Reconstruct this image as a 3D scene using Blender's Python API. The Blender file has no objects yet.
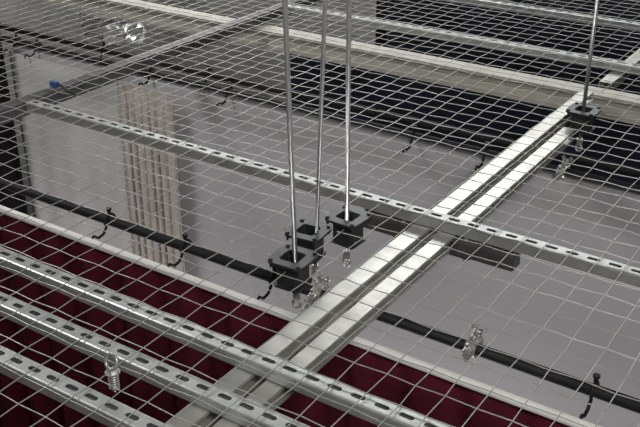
import bpy, bmesh, math, random
from mathutils import Vector, Matrix
random.seed(4)
SC=bpy.context.scene
COL=SC.collection

# ---------------------------------------------------------------- materials
def mat(name, col, metal=0.0, rough=0.5, var=0.15, scale=8.0, bump=0.0, bscale=60.0, stretch=None, spec=0.5):
    m=bpy.data.materials.new(name); m.use_nodes=True
    nt=m.node_tree; b=nt.nodes['Principled BSDF']
    b.inputs['Metallic'].default_value=metal
    b.inputs['Roughness'].default_value=rough
    b.inputs['Specular IOR Level'].default_value=spec
    tc=nt.nodes.new('ShaderNodeTexCoord'); mp=nt.nodes.new('ShaderNodeMapping')
    nt.links.new(tc.outputs['Object'],mp.inputs['Vector'])
    if stretch: mp.inputs['Scale'].default_value=stretch
    n=nt.nodes.new('ShaderNodeTexNoise'); n.inputs['Scale'].default_value=scale; n.inputs['Detail'].default_value=5
    nt.links.new(mp.outputs['Vector'],n.inputs['Vector'])
    r=nt.nodes.new('ShaderNodeValToRGB')
    r.color_ramp.elements[0].position=0.3; r.color_ramp.elements[1].position=0.7
    lo=[max(0,c*(1-var)) for c in col]; hi=[min(1,c*(1+var)) for c in col]
    r.color_ramp.elements[0].color=(*lo,1); r.color_ramp.elements[1].color=(*hi,1)
    nt.links.new(n.outputs['Fac'],r.inputs['Fac']); nt.links.new(r.outputs['Color'],b.inputs['Base Color'])
    if bump>0:
        n2=nt.nodes.new('ShaderNodeTexNoise'); n2.inputs['Scale'].default_value=bscale
        nt.links.new(mp.outputs['Vector'],n2.inputs['Vector'])
        bp=nt.nodes.new('ShaderNodeBump'); bp.inputs['Strength'].default_value=bump; bp.inputs['Distance'].default_value=0.01
        nt.links.new(n2.outputs['Fac'],bp.inputs['Height']); nt.links.new(bp.outputs['Normal'],b.inputs['Normal'])
    return m
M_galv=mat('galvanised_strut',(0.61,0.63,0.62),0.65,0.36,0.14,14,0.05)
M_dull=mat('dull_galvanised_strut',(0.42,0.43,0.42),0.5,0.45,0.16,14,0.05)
M_beam=mat('galvanised_beam',(0.54,0.54,0.50),0.55,0.38,0.20,9,0.05)
M_beige=mat('beige_painted_steel',(0.52,0.50,0.44),0.1,0.55,0.12,6)
M_dgal=mat('dull_dark_steel',(0.11,0.11,0.11),0.5,0.45,0.25,10)
M_wire=mat('mesh_wire',(0.50,0.49,0.46),0.5,0.40,0.12,4)
M_rod=mat('zinc_rod',(0.68,0.68,0.67),0.7,0.3,0.1,20)
M_zinc=mat('zinc_hardware',(0.54,0.53,0.50),0.7,0.35,0.2,30)
M_black=mat('black_pipe',(0.016,0.016,0.018),0.1,0.6,0.3,12,spec=.3)
M_cast=mat('black_cast_collar',(0.036,0.040,0.041),0.3,0.42,0.3,25,0.1)
M_white=mat('white_batten',(0.93,0.91,0.87),0.0,0.5,0.04,6)
M_red=mat('red_velour',(0.090,0.010,0.024),0.0,0.9,0.25,5,0.2,120,spec=0.12)
M_cyc=mat('grey_cloth',(0.41,0.408,0.42),0.0,0.95,0.04,1.2,spec=0.1)
M_sheer=mat('pleated_beige_cloth',(0.46,0.425,0.39),0.0,0.9,0.16,6,spec=0.1)
M_pale=mat('pale_cloth',(0.52,0.52,0.51),0.0,0.9,0.06,2,spec=0.1)
M_navy=mat('navy_drape',(0.020,0.024,0.042),0.0,0.9,0.3,3,spec=0.15)
M_blk=mat('black_drape',(0.008,0.008,0.010),0.0,0.9,0.3,4,spec=0.1)
M_floor=mat('floor_paint',(0.06,0.06,0.06),0,0.7,0.2,2)
M_wall=mat('wall_paint',(0.27,0.27,0.26),0,0.6,0.3,1.5)
M_dwall=mat('dark_wall_paint',(0.07,0.072,0.078),0,0.8,0.2,1.5)
M_foil=mat('aluminium_foil',(0.9,0.9,0.88),0.7,0.3,0.08,10,0.9,25)
M_blue=mat('blue_plastic',(0.03,0.09,0.25),0,0.4,0.1,10)

# ---------------------------------------------------------------- helpers
def finish(bm,name,m,loc=(0,0,0),parent=None,smooth=False,mods=()):
    bmesh.ops.recalc_face_normals(bm,faces=bm.faces)
    me=bpy.data.meshes.new(name); bm.to_mesh(me); bm.free()
    me.materials.append(m)
    if smooth:
        for p in me.polygons: p.use_smooth=True
    o=bpy.data.objects.new(name,me); COL.objects.link(o); o.location=loc
    if parent: o.parent=parent
    return o
def tag(o,label,cat,group=None,kind=None):
    o['label']=label; o['category']=cat
    if group: o['group']=group
    if kind: o['kind']=kind
    return o
def empty(name,loc):
    e=bpy.data.objects.new(name,None); e.empty_display_size=0.05; e.location=loc; COL.objects.link(e); return e
def tube(bm,pts,r,n=8,cap=True,closed=False):
    pts=[Vector(p) for p in pts]; rings=[]; N=len(pts); prev=None
    for i,p in enumerate(pts):
        if closed: t=(pts[(i+1)%N]-pts[i-1]).normalized()
        elif i==0: t=(pts[1]-p).normalized()
        elif i==N-1: t=(p-pts[i-1]).normalized()
        else: t=(pts[i+1]-pts[i-1]).normalized()
        if prev is None:
            a=Vector((0,0,1)) if abs(t.z)<0.9 else Vector((1,0,0))
        else: a=prev
        u=(a-t*a.dot(t)).normalized(); prev=u; v=t.cross(u)
        rings.append([bm.verts.new(p+(u*math.cos(2*math.pi*k/n)+v*math.sin(2*math.pi*k/n))*r) for k in range(n)])
    rng=range(N) if closed else range(N-1)
    for i in rng:
        A=rings[i];B=rings[(i+1)%N]
        for k in range(n): bm.faces.new((A[k],A[(k+1)%n],B[(k+1)%n],B[k]))
    if cap and not closed:
        bm.faces.new(rings[0][::-1]); bm.faces.new(rings[-1])
def box(bm,x0,x1,y0,y1,z0,z1,bev=0):
    r=bmesh.ops.create_cube(bm,size=1.0,matrix=Matrix.Translation(((x0+x1)/2,(y0+y1)/2,(z0+z1)/2))@Matrix.Diagonal((x1-x0,y1-y0,z1-z0,1)))
    if bev:
        es=list({e for v in r['verts'] for e in v.link_edges})
        bmesh.ops.bevel(bm,geom=es,offset=bev,segments=2,affect='EDGES')
def cyl(bm,c,r,h,axis='Z',n=16):
    c=Vector(c); d={'X':Vector((1,0,0)),'Y':Vector((0,1,0)),'Z':Vector((0,0,1))}[axis]
    tube(bm,[c-d*h/2,c+d*h/2],r,n)
def profile_sweep(bm,prof,a,b):
    A=[bm.verts.new((a,y,z)) for y,z in prof]; B=[bm.verts.new((b,y,z)) for y,z in prof]
    n=len(prof)
    for i in range(n): bm.faces.new((A[i],A[(i+1)%n],B[(i+1)%n],B[i]))
    bm.faces.new(A); bm.faces.new(B[::-1])

def slotted_strut(name,length,w,h,pitch,sl,sw,m):
    bm=bmesh.new(); n=int(length/pitch); L=n*pitch; bev=0.004; mid=sw*0.5+0.006
    def pts(x0):
        cx=x0+pitch/2; hl=sl/2-sw/2; inner=[]
        for k in range(16):
            ang=2*math.pi*(k+0.5)/16
            px=(hl if math.cos(ang)>0 else -hl)+math.cos(ang)*sw/2; py=math.sin(ang)*sw/2
            inner.append((cx+px,py))
        rect=[(pitch/2,mid*.33),(pitch/2,mid),(pitch*.3,mid),(pitch*.1,mid),(-pitch*.1,mid),(-pitch*.3,mid),(-pitch/2,mid),(-pitch/2,mid*.33),
              (-pitch/2,-mid*.33),(-pitch/2,-mid),(-pitch*.3,-mid),(-pitch*.1,-mid),(pitch*.1,-mid),(pitch*.3,-mid),(pitch/2,-mid),(pitch/2,-mid*.33)]
        return inner,[(cx+a,b) for a,b in rect]
    for i in range(n):
        inn,out=pts(i*pitch)
        I=[bm.verts.new((x,y,0)) for x,y in inn]; O=[bm.verts.new((x,y,0)) for x,y in out]
        for k in range(16):
            bm.faces.new((I[k],I[(k+1)%16],O[(k+1)%16],O[k]))
    path=[(mid,0),(w/2-bev,0),(w/2-bev*.3,-bev*.3),(w/2,-bev),(w/2,-h+bev),(w/2-bev,-h),(w/2-0.012,-h),(w/2-0.012,-h+0.008)]
    for s in (1,-1):
        A=[bm.verts.new((0,y*s,z)) for y,z in path];B=[bm.verts.new((L,y*s,z)) for y,z in path]
        for i in range(len(path)-1): bm.faces.new((A[i],A[i+1],B[i+1],B[i]) if s>0 else (A[i+1],A[i],B[i],B[i+1]))
    bmesh.ops.remove_doubles(bm,verts=bm.verts,dist=0.00005)
    bmesh.ops.recalc_face_normals(bm,faces=bm.faces)
    o=finish(bm,name,m)
    md=o.modifiers.new('sheet','SOLIDIFY'); md.thickness=0.0025; md.offset=0
    return o,L

# ---------------------------------------------------------------- room shell
def slab(name,x0,x1,y0,y1,z0,z1,m):
    bm=bmesh.new(); box(bm,x0,x1,y0,y1,z0,z1); o=finish(bm,name,m); o['kind']='structure'; return o
X0,X1,Y0,Y1,Z0,Z1=-9.0,4.0,-1.5,10.0,-5.0,3.2
slab('floor',X0,X1,Y0,Y1,Z0-.1,Z0,M_floor)
slab('ceiling',X0,X1,Y0,Y1,Z1,Z1+.1,M_dwall)
slab('wall_left',X0-.1,X0,Y0,Y1,Z0-.1,Z1+.1,M_wall)
slab('wall_right',X1,X1+.1,Y0,Y1,Z0-.1,Z1+.1,M_wall)
slab('wall_back',X0,X1,Y1,Y1+.1,Z0-.1,Z1+.1,M_wall)
slab('wall_front',X0,X1,Y0-.1,Y0,Z0-.1,Z1+.1,M_wall)

# ---------------------------------------------------------------- wire mesh
COLLARS=[(-1.625,2.28,.0,.05),(-1.695,2.475,-.004,.10),(-1.63,2.64,.0,-.05),(-1.295,4.18,0,0)]
SP=0.093
mx0,mx1,my0,my1=-8.95,1.5,0.6,9.95
nx=int((mx1-mx0)/SP); ny=int((my1-my0)/SP)
bm=bmesh.new()
def wire(c,lo,hi,alongx,par):
    """one wire at cross position c, cut short wherever it meets a collar"""
    ph=random.random()*6; am=random.uniform(.003,.008); G=.075
    gaps=sorted((( (k[0] if alongx else k[1])-G),((k[0] if alongx else k[1])+G)) for k in COLLARS if abs((k[1] if alongx else k[0])-c)<G+.004)
    n=int((hi-lo)/SP)
    mg=[]
    for g in gaps:
        if mg and g[0]<=mg[-1][1]: mg[-1]=(mg[-1][0],max(g[1],mg[-1][1]))
        else: mg.append(g)
    segs=[]; s=lo
    for g in mg: segs.append((s,g[0])); s=g[1]
    segs.append((s,hi))
    for a,b in segs:
        P=[]
        ts=[a]+[lo+i*SP for i in range(n+1) if a+.006<lo+i*SP<b-.006]+[b]
        for t in ts:
            i=round((t-lo)/SP)
            w=c+am*math.sin(t*1.7+ph)+random.uniform(-.0016,.0016)
            z=.0022*(1 if (i+par)%2 else -1)*(1 if alongx else -1)
            P.append((t,w,z) if alongx else (w,t,z))
        tube(bm,P,.0018,5)
for j in range(ny+1): wire(my0+j*SP,mx0,mx1,True,j)
for i in range(nx+1): wire(mx0+i*SP,my0,my1,False,i)
o=finish(bm,'wire_mesh_deck',M_wire,smooth=True)
tag(o,'woven silver wire mesh deck stretched over the struts','wire mesh')

# ---------------------------------------------------------------- slotted struts (along x)
def strut(x0,x1,y,z,w,h,label,m=M_galv,group='slotted steel struts under the wire mesh',pitch=.075,sl=.045,sw=.018):
    o,L=slotted_strut('slotted_strut',x1-x0,w,h,pitch,sl,sw,m); o.location=(x0,y,z)
    tag(o,label,'strut channel',group); return o
ZT=-0.009
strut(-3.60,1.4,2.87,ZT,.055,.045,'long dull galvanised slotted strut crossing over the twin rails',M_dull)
for y in (1.785,1.585,1.385):
    strut(-5.6,1.3,y,ZT,.055,.045,'galvanised slotted strut laid above the red curtain')
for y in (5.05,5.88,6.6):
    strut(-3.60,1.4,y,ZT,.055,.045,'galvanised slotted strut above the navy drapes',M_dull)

# beige beam
bm=bmesh.new()
profile_sweep(bm,[(-.06,0),(.06,0),(.06,-.012),(.01,-.016),(.01,-.10),(.06,-.104),(.06,-.116),(-.06,-.116),(-.06,-.104),(-.01,-.10),(-.01,-.016),(-.06,-.012)],-7.5,1.4)
o=finish(bm,'steel_beam',M_beige,(0,4.74,-.082)); tag(o,'beige painted steel I-beam beneath the wire mesh','beam')

# twin rails (along y): channels with the open side facing +x
def rail(x,y0,y1,z,w,h,m,label):
    bm=bmesh.new(); t=.004
    pr=[(w/2,-.003),(w/2-.003,0),(-w/2,0),(-w/2,-.011),(-w/2+t,-.011),(-w/2+t,-t),(w/2-t,-t),(w/2-t,-h+t),(-w/2+t,-h+t),(-w/2+t,-h+.011),(-w/2,-h+.011),(-w/2,-h),(w/2-.003,-h),(w/2,-h+.003)]
    profile_sweep(bm,pr,y0,y1)
    bmesh.ops.rotate(bm,verts=bm.verts,cent=(0,0,0),matrix=Matrix.Rotation(math.pi/2,3,'Z'))
    o=finish(bm,'steel_rail',m,(x,0,z)); tag(o,label,'rail','twin steel rails'); return o
rail(-1.435,.9,4.65,-.057,.068,.055,M_beam,'bright galvanised channel rail under the slotted struts')
rail(-1.325,.9,4.10,-.057,.060,.055,M_beam,'bright galvanised channel rail ending at a hanging rod')
rail(-1.40,4.83,8.5,-.057,.07,.05,M_beam,'galvanised channel rail continuing past the beige beam')
# dark frame angle bar
bm=bmesh.new()
profile_sweep(bm,[(-.035,0),(.035,0),(.035,-.006),(-.028,-.006),(-.028,-.07),(-.035,-.07)],2.3,9.5)
bmesh.ops.rotate(bm,verts=bm.verts,cent=(0,0,0),matrix=Matrix.Rotation(math.pi/2,3,'Z'))
o=finish(bm,'angle_bar',M_dgal,(-3.64,0,-.008)); tag(o,'dark grey steel angle bar edging the wire mesh','angle bar')
# blue clip on the bar
e=empty('cable_clip',(-3.62,3.05,.012)); tag(e,'small blue plastic cable clip on the angle bar','cable clip')
bm=bmesh.new(); box(bm,-.026,.026,-.016,.016,-.006,.022,.006); finish(bm,'clip_body',M_blue,parent=e)
bm=bmesh.new(); tube(bm,[(.02,0,.01),(.07,-.02,.02),(.12,-.03,.008),(.2,-.05,.006)],.005,8); finish(bm,'cable',M_black,parent=e,smooth=True)
# cross bracket: two box stubs butting against the rails
e=empty('cross_bracket',(-1.38,2.85,-.09)); tag(e,'dark steel cross bracket butted against the twin rails','bracket')
for a,b in ((-.31,-.092),(.088,.33)):
    bm=bmesh.new(); box(bm,a,b,-.035,.035,-.03,.028,.004); finish(bm,'stub_bar',M_dgal,parent=e)
for sx in (-.13,.13):
    bm=bmesh.new(); tube(bm,[(sx,.0,-.06),(sx,.0,.035)],.008,8); cyl(bm,(sx,.0,-.042),.016,.012,n=6); finish(bm,'bolt',M_zinc,parent=e)
bm=bmesh.new(); box(bm,-.16,.16,-.03,.03,-.038,-.031,.001); finish(bm,'tie_plate',M_dgal,parent=e)

# ---------------------------------------------------------------- pipes
def pipe(y,z,x0,x1,r,label,m=M_black,name='steel_pipe',group='black pipes beneath the mesh'):
    bm=bmesh.new(); tube(bm,[(x0,0,0),(x1,0,0)],r,20); o=finish(bm,name,m,(0,y,z),smooth=True); tag(o,label,'pipe',group); return o
pipe(2.49,-.25,-8.9,1.4,.021,'black steel pipe holding the red curtain batten')
pipe(4.03,-.25,-8.9,1.4,.021,'black steel pipe holding the grey backdrop')
pipe(4.33,-.30,-8.9,1.4,.021,'black steel pipe behind the grey backdrop')
pipe(5.40,-.35,-3.95,1.4,.021,'black steel pipe in front of the navy drape')
pipe(2.37,-.30,-8.9,1.4,.017,'white batten along the top of the red curtain',M_white,'curtain_batten',None)

# ---------------------------------------------------------------- cloths
def cloth(name,x0,x1,y,ztop,zbot,m,label,amp=.03,wl=.25,seed=1,dx=.02,rows=10,cat='curtain',top=.25):
    rnd=random.Random(seed); bm=bmesh.new(); cols=int((x1-x0)/dx)
    phs=[rnd.random()*6.28 for _ in range(4)]
    prev=None
    for i in range(cols+1):
        x=x0+i*dx; c=[]
        for r in range(rows+1):
            t=r/rows; z=ztop+(zbot-ztop)*t**1.3
            a=amp*(top+(1-top)*min(1,t*3))
            yy=a*(math.sin(2*math.pi*x/wl+phs[0]+.8*math.sin(x*3.1+phs[1])+.2*t)*.75+.35*math.sin(2*math.pi*x/(wl*.43)+phs[2]+t))
            c.append(bm.verts.new((x,yy,z)))
        if prev:
            for r in range(rows): bm.faces.new((prev[r],c[r],c[r+1],prev[r+1]))
        prev=c
    o=finish(bm,name,m,(0,y,0),smooth=True)
    md=o.modifiers.new('thick','SOLIDIFY'); md.thickness=.004
    tag(o,label,cat); return o
cloth('stage_curtain',-8.5,1.4,2.375,-.320,-4.98,M_red,'dark red velour curtain hanging from the white batten',.06,.26,3,.015,16,top=.12)
cloth('backdrop',-5.15,1.4,4.03,-.275,-4.98,M_cyc,'smooth pale grey backdrop cloth hanging from a black pipe',.006,2.1,5,.05)
cloth('pleated_curtain',-4.10,-3.66,3.93,-.30,-4.98,M_sheer,'beige pleated curtain beside the grey backdrop',.024,.06,7,.005,top=.6)
cloth('side_cloth',-5.1,-4.10,3.95,-.30,-4.98,M_pale,'pale smooth cloth beside the beige pleats',.010,.5,8,.03)
cloth('masking_drape',-7.2,-5.02,3.86,-.03,-4.98,M_blk,'black masking drape at the edge of the backdrop',.03,.3,9,.03)
cloth('navy_drape',-3.9,1.4,5.45,-.38,-4.98,M_navy,'dark navy drape hanging below a black pipe',.02,.5,11,.03)
cloth('navy_drape',-3.9,1.4,6.9,-.12,-4.98,M_navy,'dark navy drape below the slotted struts',.02,.5,12,.03)
cloth('navy_drape',-5.0,1.4,8.6,-.05,-4.98,M_blk,'black drape hanging near the back wall',.02,.5,12,.03)

# ---------------------------------------------------------------- hooks on pipes
proto=empty('pipe_hook',(0,0,0))
bm=bmesh.new()
pts=[(0,math.cos(a)*.030,math.sin(a)*.030) for a in [math.radians(t) for t in range(-60,240,20)]]
pts+= [(0,-.045,-.045),(0,-.075,-.05),(0,-.100,-.03),(0,-.112,-.040),(0,-.112,-.052)]
tube(bm,pts,.006,8); finish(bm,'hook',M_black,parent=proto,smooth=True)
bm=bmesh.new(); cyl(bm,(0,0,.045),.008,.022,n=8); cyl(bm,(0,0,.056),.012,.008,n=8); finish(bm,'screw_knob',M_black,parent=proto)
kids=list(proto.children); spots=[]
def hook_at(x,y,z,label,group):
    if not spots: e=proto
    else:
        e=proto.copy(); COL.objects.link(e)
        for k in kids:
            c=k.copy(); COL.objects.link(c); c.parent=e
    spots.append(1)
    e.location=(x,y,z); tag(e,label,'hook',group)
for x in (-2.72,-2.3,-1.86,-.62):
    hook_at(x,2.49,-.25,'black wire hook tying the white batten to the pipe','hooks on the curtain pipe')
for x in (-5.1,-4.9,-3.9,-3.3,-2.1,-1.7):
    hook_at(x,4.03,-.25,'black wire hook gripping the backdrop pipe','hooks on the backdrop pipe')
for x in (-4.6,-3.7,-2.5):
    hook_at(x,4.33,-.30,'black wire hook on the pipe behind the backdrop','hooks on the rear pipe')

# ---------------------------------------------------------------- mesh collars, rods, clamps
def rrect(w,r,n=4):
    P=[]
    for cx,cy,a0 in ((1,1,0),(-1,1,90),(-1,-1,180),(1,-1,270)):
        for k in range(n+1):
            a=math.radians(a0+90*k/n); P.append((cx*(w-r)+math.cos(a)*r,cy*(w-r)+math.sin(a)*r))
    return P
def ringsolid(bm,w0,w1,r0,r1,z0,z1):
    A=rrect(w1,r1);B=rrect(w0,r0);n=len(A)
    v=[[bm.verts.new((x,y,z)) for x,y in P] for P,z in ((A,z0),(A,z1),(B,z1),(B,z0))]
    for i in range(4):
        p=v[i];q=v[(i+1)%4]
        for k in range(n): bm.faces.new((p[k],p[(k+1)%n],q[(k+1)%n],q[k]))
def collar(x,y,zo,rot,label):
    e=empty('mesh_collar',(x,y,zo)); e.rotation_euler=(0,0,rot); tag(e,label,'collar','black collars around the rods')
    bm=bmesh.new(); ringsolid(bm,.036,.070,.012,.030,.008,.018); finish(bm,'flange',M_cast,parent=e)
    bm=bmesh.new(); ringsolid(bm,.036,.045,.012,.016,-.080,.008); finish(bm,'sleeve',M_cast,parent=e)
    bm=bmesh.new(); ringsolid(bm,.0365,.053,.012,.02,-.087,-.078); finish(bm,'clamp_plate',M_cast,parent=e)
    for sx in (-1,1):
        for sy in (-1,1):
            bm=bmesh.new(); cyl(bm,(sx*.054,sy*.054,.004),.0045,.03,n=8); cyl(bm,(sx*.054,sy*.054,.021),.008,.006,n=6); finish(bm,'bolt',M_cast,parent=e)
def clamp(x,y,z,label,rot=0):
    e=empty('pipe_clamp',(x,y,z)); e.rotation_euler=(0,0,rot); tag(e,label,'clamp','zinc pipe clamps')
    bm=bmesh.new()
    N=20; ri,ro,hw=.0225,.030,.020; R=[]
    for k in range(N):
        a=2*math.pi*k/N; c,s=math.cos(a),math.sin(a)
        R.append([bm.verts.new((hx,c*rr,s*rr)) for hx,rr in ((-hw,ri),(-hw,ro),(hw,ro),(hw,ri))])
    for k in range(N):
        p=R[k];q=R[(k+1)%N]
        for i in range(4): bm.faces.new((p[i],p[(i+1)%4],q[(i+1)%4],q[i]))
    finish(bm,'band',M_zinc,parent=e)
    for s in (-1,1):
        for z0,z1 in ((-.008,.002),(.006,.016)):
            bm=bmesh.new(); box(bm,-.016,.016,min(s*.024,s*.056),max(s*.024,s*.056),z0,z1,.002); finish(bm,'lug',M_zinc,parent=e)
        bm=bmesh.new(); cyl(bm,(0,s*.046,.008),.005,.07,n=10); cyl(bm,(0,s*.046,.021),.011,.010,n=6); cyl(bm,(0,s*.046,-.013),.011,.01,n=6); finish(bm,'bolt',M_zinc,parent=e)
    bm=bmesh.new()
    for s in (-1,1):
        tube(bm,[(s*.006,.046,.036),(s*.016,.046,.042),(s*.026,.046,.054),(s*.020,.046,.062),(s*.01,.046,.05)],.004,6)
    cyl(bm,(0,.046,.038),.009,.014,n=10); finish(bm,'wing_nut',M_zinc,parent=e,smooth=True)
    bm=bmesh.new()
    tube(bm,[(0,math.cos(t)*.017,.046+math.sin(t)*.017) for t in [2*math.pi*k/16 for k in range(16)]],.005,8,closed=True)
    finish(bm,'eye_ring',M_zinc,parent=e,smooth=True)
def rod(x,y,x2,y2,zb,r,label):
    e=empty('hanging_rod',(x,y,zb)); tag(e,label,'rod','vertical zinc hanging rods')
    bm=bmesh.new(); tube(bm,[(0,0,0),(x2-x,y2-y,Z1-zb)],r,14); finish(bm,'shaft',M_rod,parent=e,smooth=True)
    bm=bmesh.new(); cyl(bm,(0,0,.02),r*1.7,.03,n=6); finish(bm,'nut',M_zinc,parent=e)
    bm=bmesh.new(); tube(bm,[(math.cos(t)*.016,0,-.014+math.sin(t)*.016) for t in [2*math.pi*k/14 for k in range(14)]],.005,8,closed=True); finish(bm,'eye',M_zinc,parent=e,smooth=True)
rods=[(-1.625,2.30,-.165,.0085,-1.69,2.26),(-1.675,2.49,-.165,.007,-1.58,2.55),(-1.635,2.64,-.165,.0085,-1.645,2.63),(-1.295,4.18,-.165,.009,-1.31,4.17)]
for x,y,zb,r,tx,ty in rods:
    rod(x,y,tx,ty,zb,r,'straight zinc plated hanging rod passing through a black collar')
for (x,y,zo,rot) in COLLARS:
    collar(x,y,zo,rot,'black square cast collar bolted through the wire mesh')
clamp(-1.57,2.49,-.25,'zinc pipe clamp on the black pipe')
clamp(-1.66,2.49,-.25,'zinc pipe clamp on the black pipe')
clamp(-1.64,2.37,-.295,'zinc pipe clamp on the white batten under a rod',.1)
clamp(-1.04,2.49,-.25,'zinc pipe clamp alone on the black pipe')
clamp(-1.31,4.03,-.25,'zinc pipe clamp near the grey backdrop')

# ---------------------------------------------------------------- eye bolt with spring
e=empty('eye_bolt',(-1.68,1.485,.0)); tag(e,'zinc eye bolt with coil spring standing on the mesh','eye bolt')
bm=bmesh.new(); tube(bm,[(math.cos(t)*.021,math.sin(t)*.008,.040+math.sin(t)*.021) for t in [2*math.pi*k/18 for k in range(18)]],.005,8,closed=True); finish(bm,'eye',M_zinc,parent=e,smooth=True)
bm=bmesh.new(); tube(bm,[(0,0,-.06),(0,0,.02)],.005,8); finish(bm,'shank',M_zinc,parent=e,smooth=True)
bm=bmesh.new(); tube(bm,[(math.cos(t)*.013,math.sin(t)*.013,-.05+t*.0012) for t in [k*.4 for k in range(105)]],.003,6); finish(bm,'spring',M_zinc,parent=e,smooth=True)
bm=bmesh.new(); cyl(bm,(0,0,.006),.022,.003,n=20); cyl(bm,(0,0,.012),.012,.01,n=6); finish(bm,'washer',M_zinc,parent=e)

# foil duct
bm=bmesh.new(); rr=random.Random(2); N=28; prev=None
for i in range(20):
    z=-.4+i*.03; c=[]
    for k in range(N):
        a=2*math.pi*k/N; r=.24+.014*math.sin(i*1.9)+rr.uniform(-.018,.018); c.append(bm.verts.new((math.cos(a)*r,math.sin(a)*r,z)))
    if prev:
        for k in range(N): bm.faces.new((prev[k],prev[(k+1)%N],c[(k+1)%N],c[k]))
    prev=c
bm.faces.new(prev)
o=finish(bm,'foil_duct',M_foil,(-5.5,5.3,-.21)); tag(o,'crinkled aluminium foil duct end beneath the mesh','duct')

# ---------------------------------------------------------------- lights
def area(name,loc,target,size,power,col=(1,1,1),sy=None):
    l=bpy.data.lights.new(name,'AREA'); l.energy=power; l.size=size; l.color=col
    if sy: l.shape='RECTANGLE'; l.size_y=sy
    o=bpy.data.objects.new(name,l); o.location=loc; COL.objects.link(o)
    o.rotation_euler=(Vector(target)-Vector(loc)).to_track_quat('-Z','Y').to_euler(); return o
area('offscreen_top_light',(-3.0,7.5,3.0),(-1.8,2.8,0),4.0,215,(.98,1,.99),2.0)  # added area light behind the deck, for glints on metal tops; no fixture
area('offscreen_top_light',(-5,2.0,3.0),(-2.5,3,-1),1.0,75,(1,.99,.97))
area('offscreen_top_light',(-6.5,7.5,2.8),(-6.5,8.5,-2),1.5,190,(1,.99,.97))  # added unseen light to brighten the far left walls
area('added_backdrop_light',(-1.5,2.8,-4.5),(-2,4.03,-1.0),1.5,125,(1,1,1))  # added fill from below, brightens the grey backdrop; no real lamp
area('added_backdrop_light',(-4.5,2.8,-4.5),(-4.2,4.03,-1.0),1.2,75,(1,1,1))  # second added fill, for the left end of the backdrop cloths
area('front_light',(1,0,2.8),(-2,2.4,-1),1.0,100,(1,.98,.95))
w=bpy.data.worlds.new('world'); SC.world=w; w.use_nodes=True
w.node_tree.nodes['Background'].inputs[0].default_value=(.3,.3,.33,1); w.node_tree.nodes['Background'].inputs[1].default_value=.3

# ---------------------------------------------------------------- camera
cd=bpy.data.cameras.new('camera'); cam=bpy.data.objects.new('camera',cd); COL.objects.link(cam)
cd.sensor_width=36; cd.lens=953/640*36; cd.clip_end=100
cam.location=(0,0,1.6); cam.rotation_euler=(math.radians(90-26.9),0,math.radians(33.6))
SC.camera=cam
SC.view_settings.view_transform='Standard'
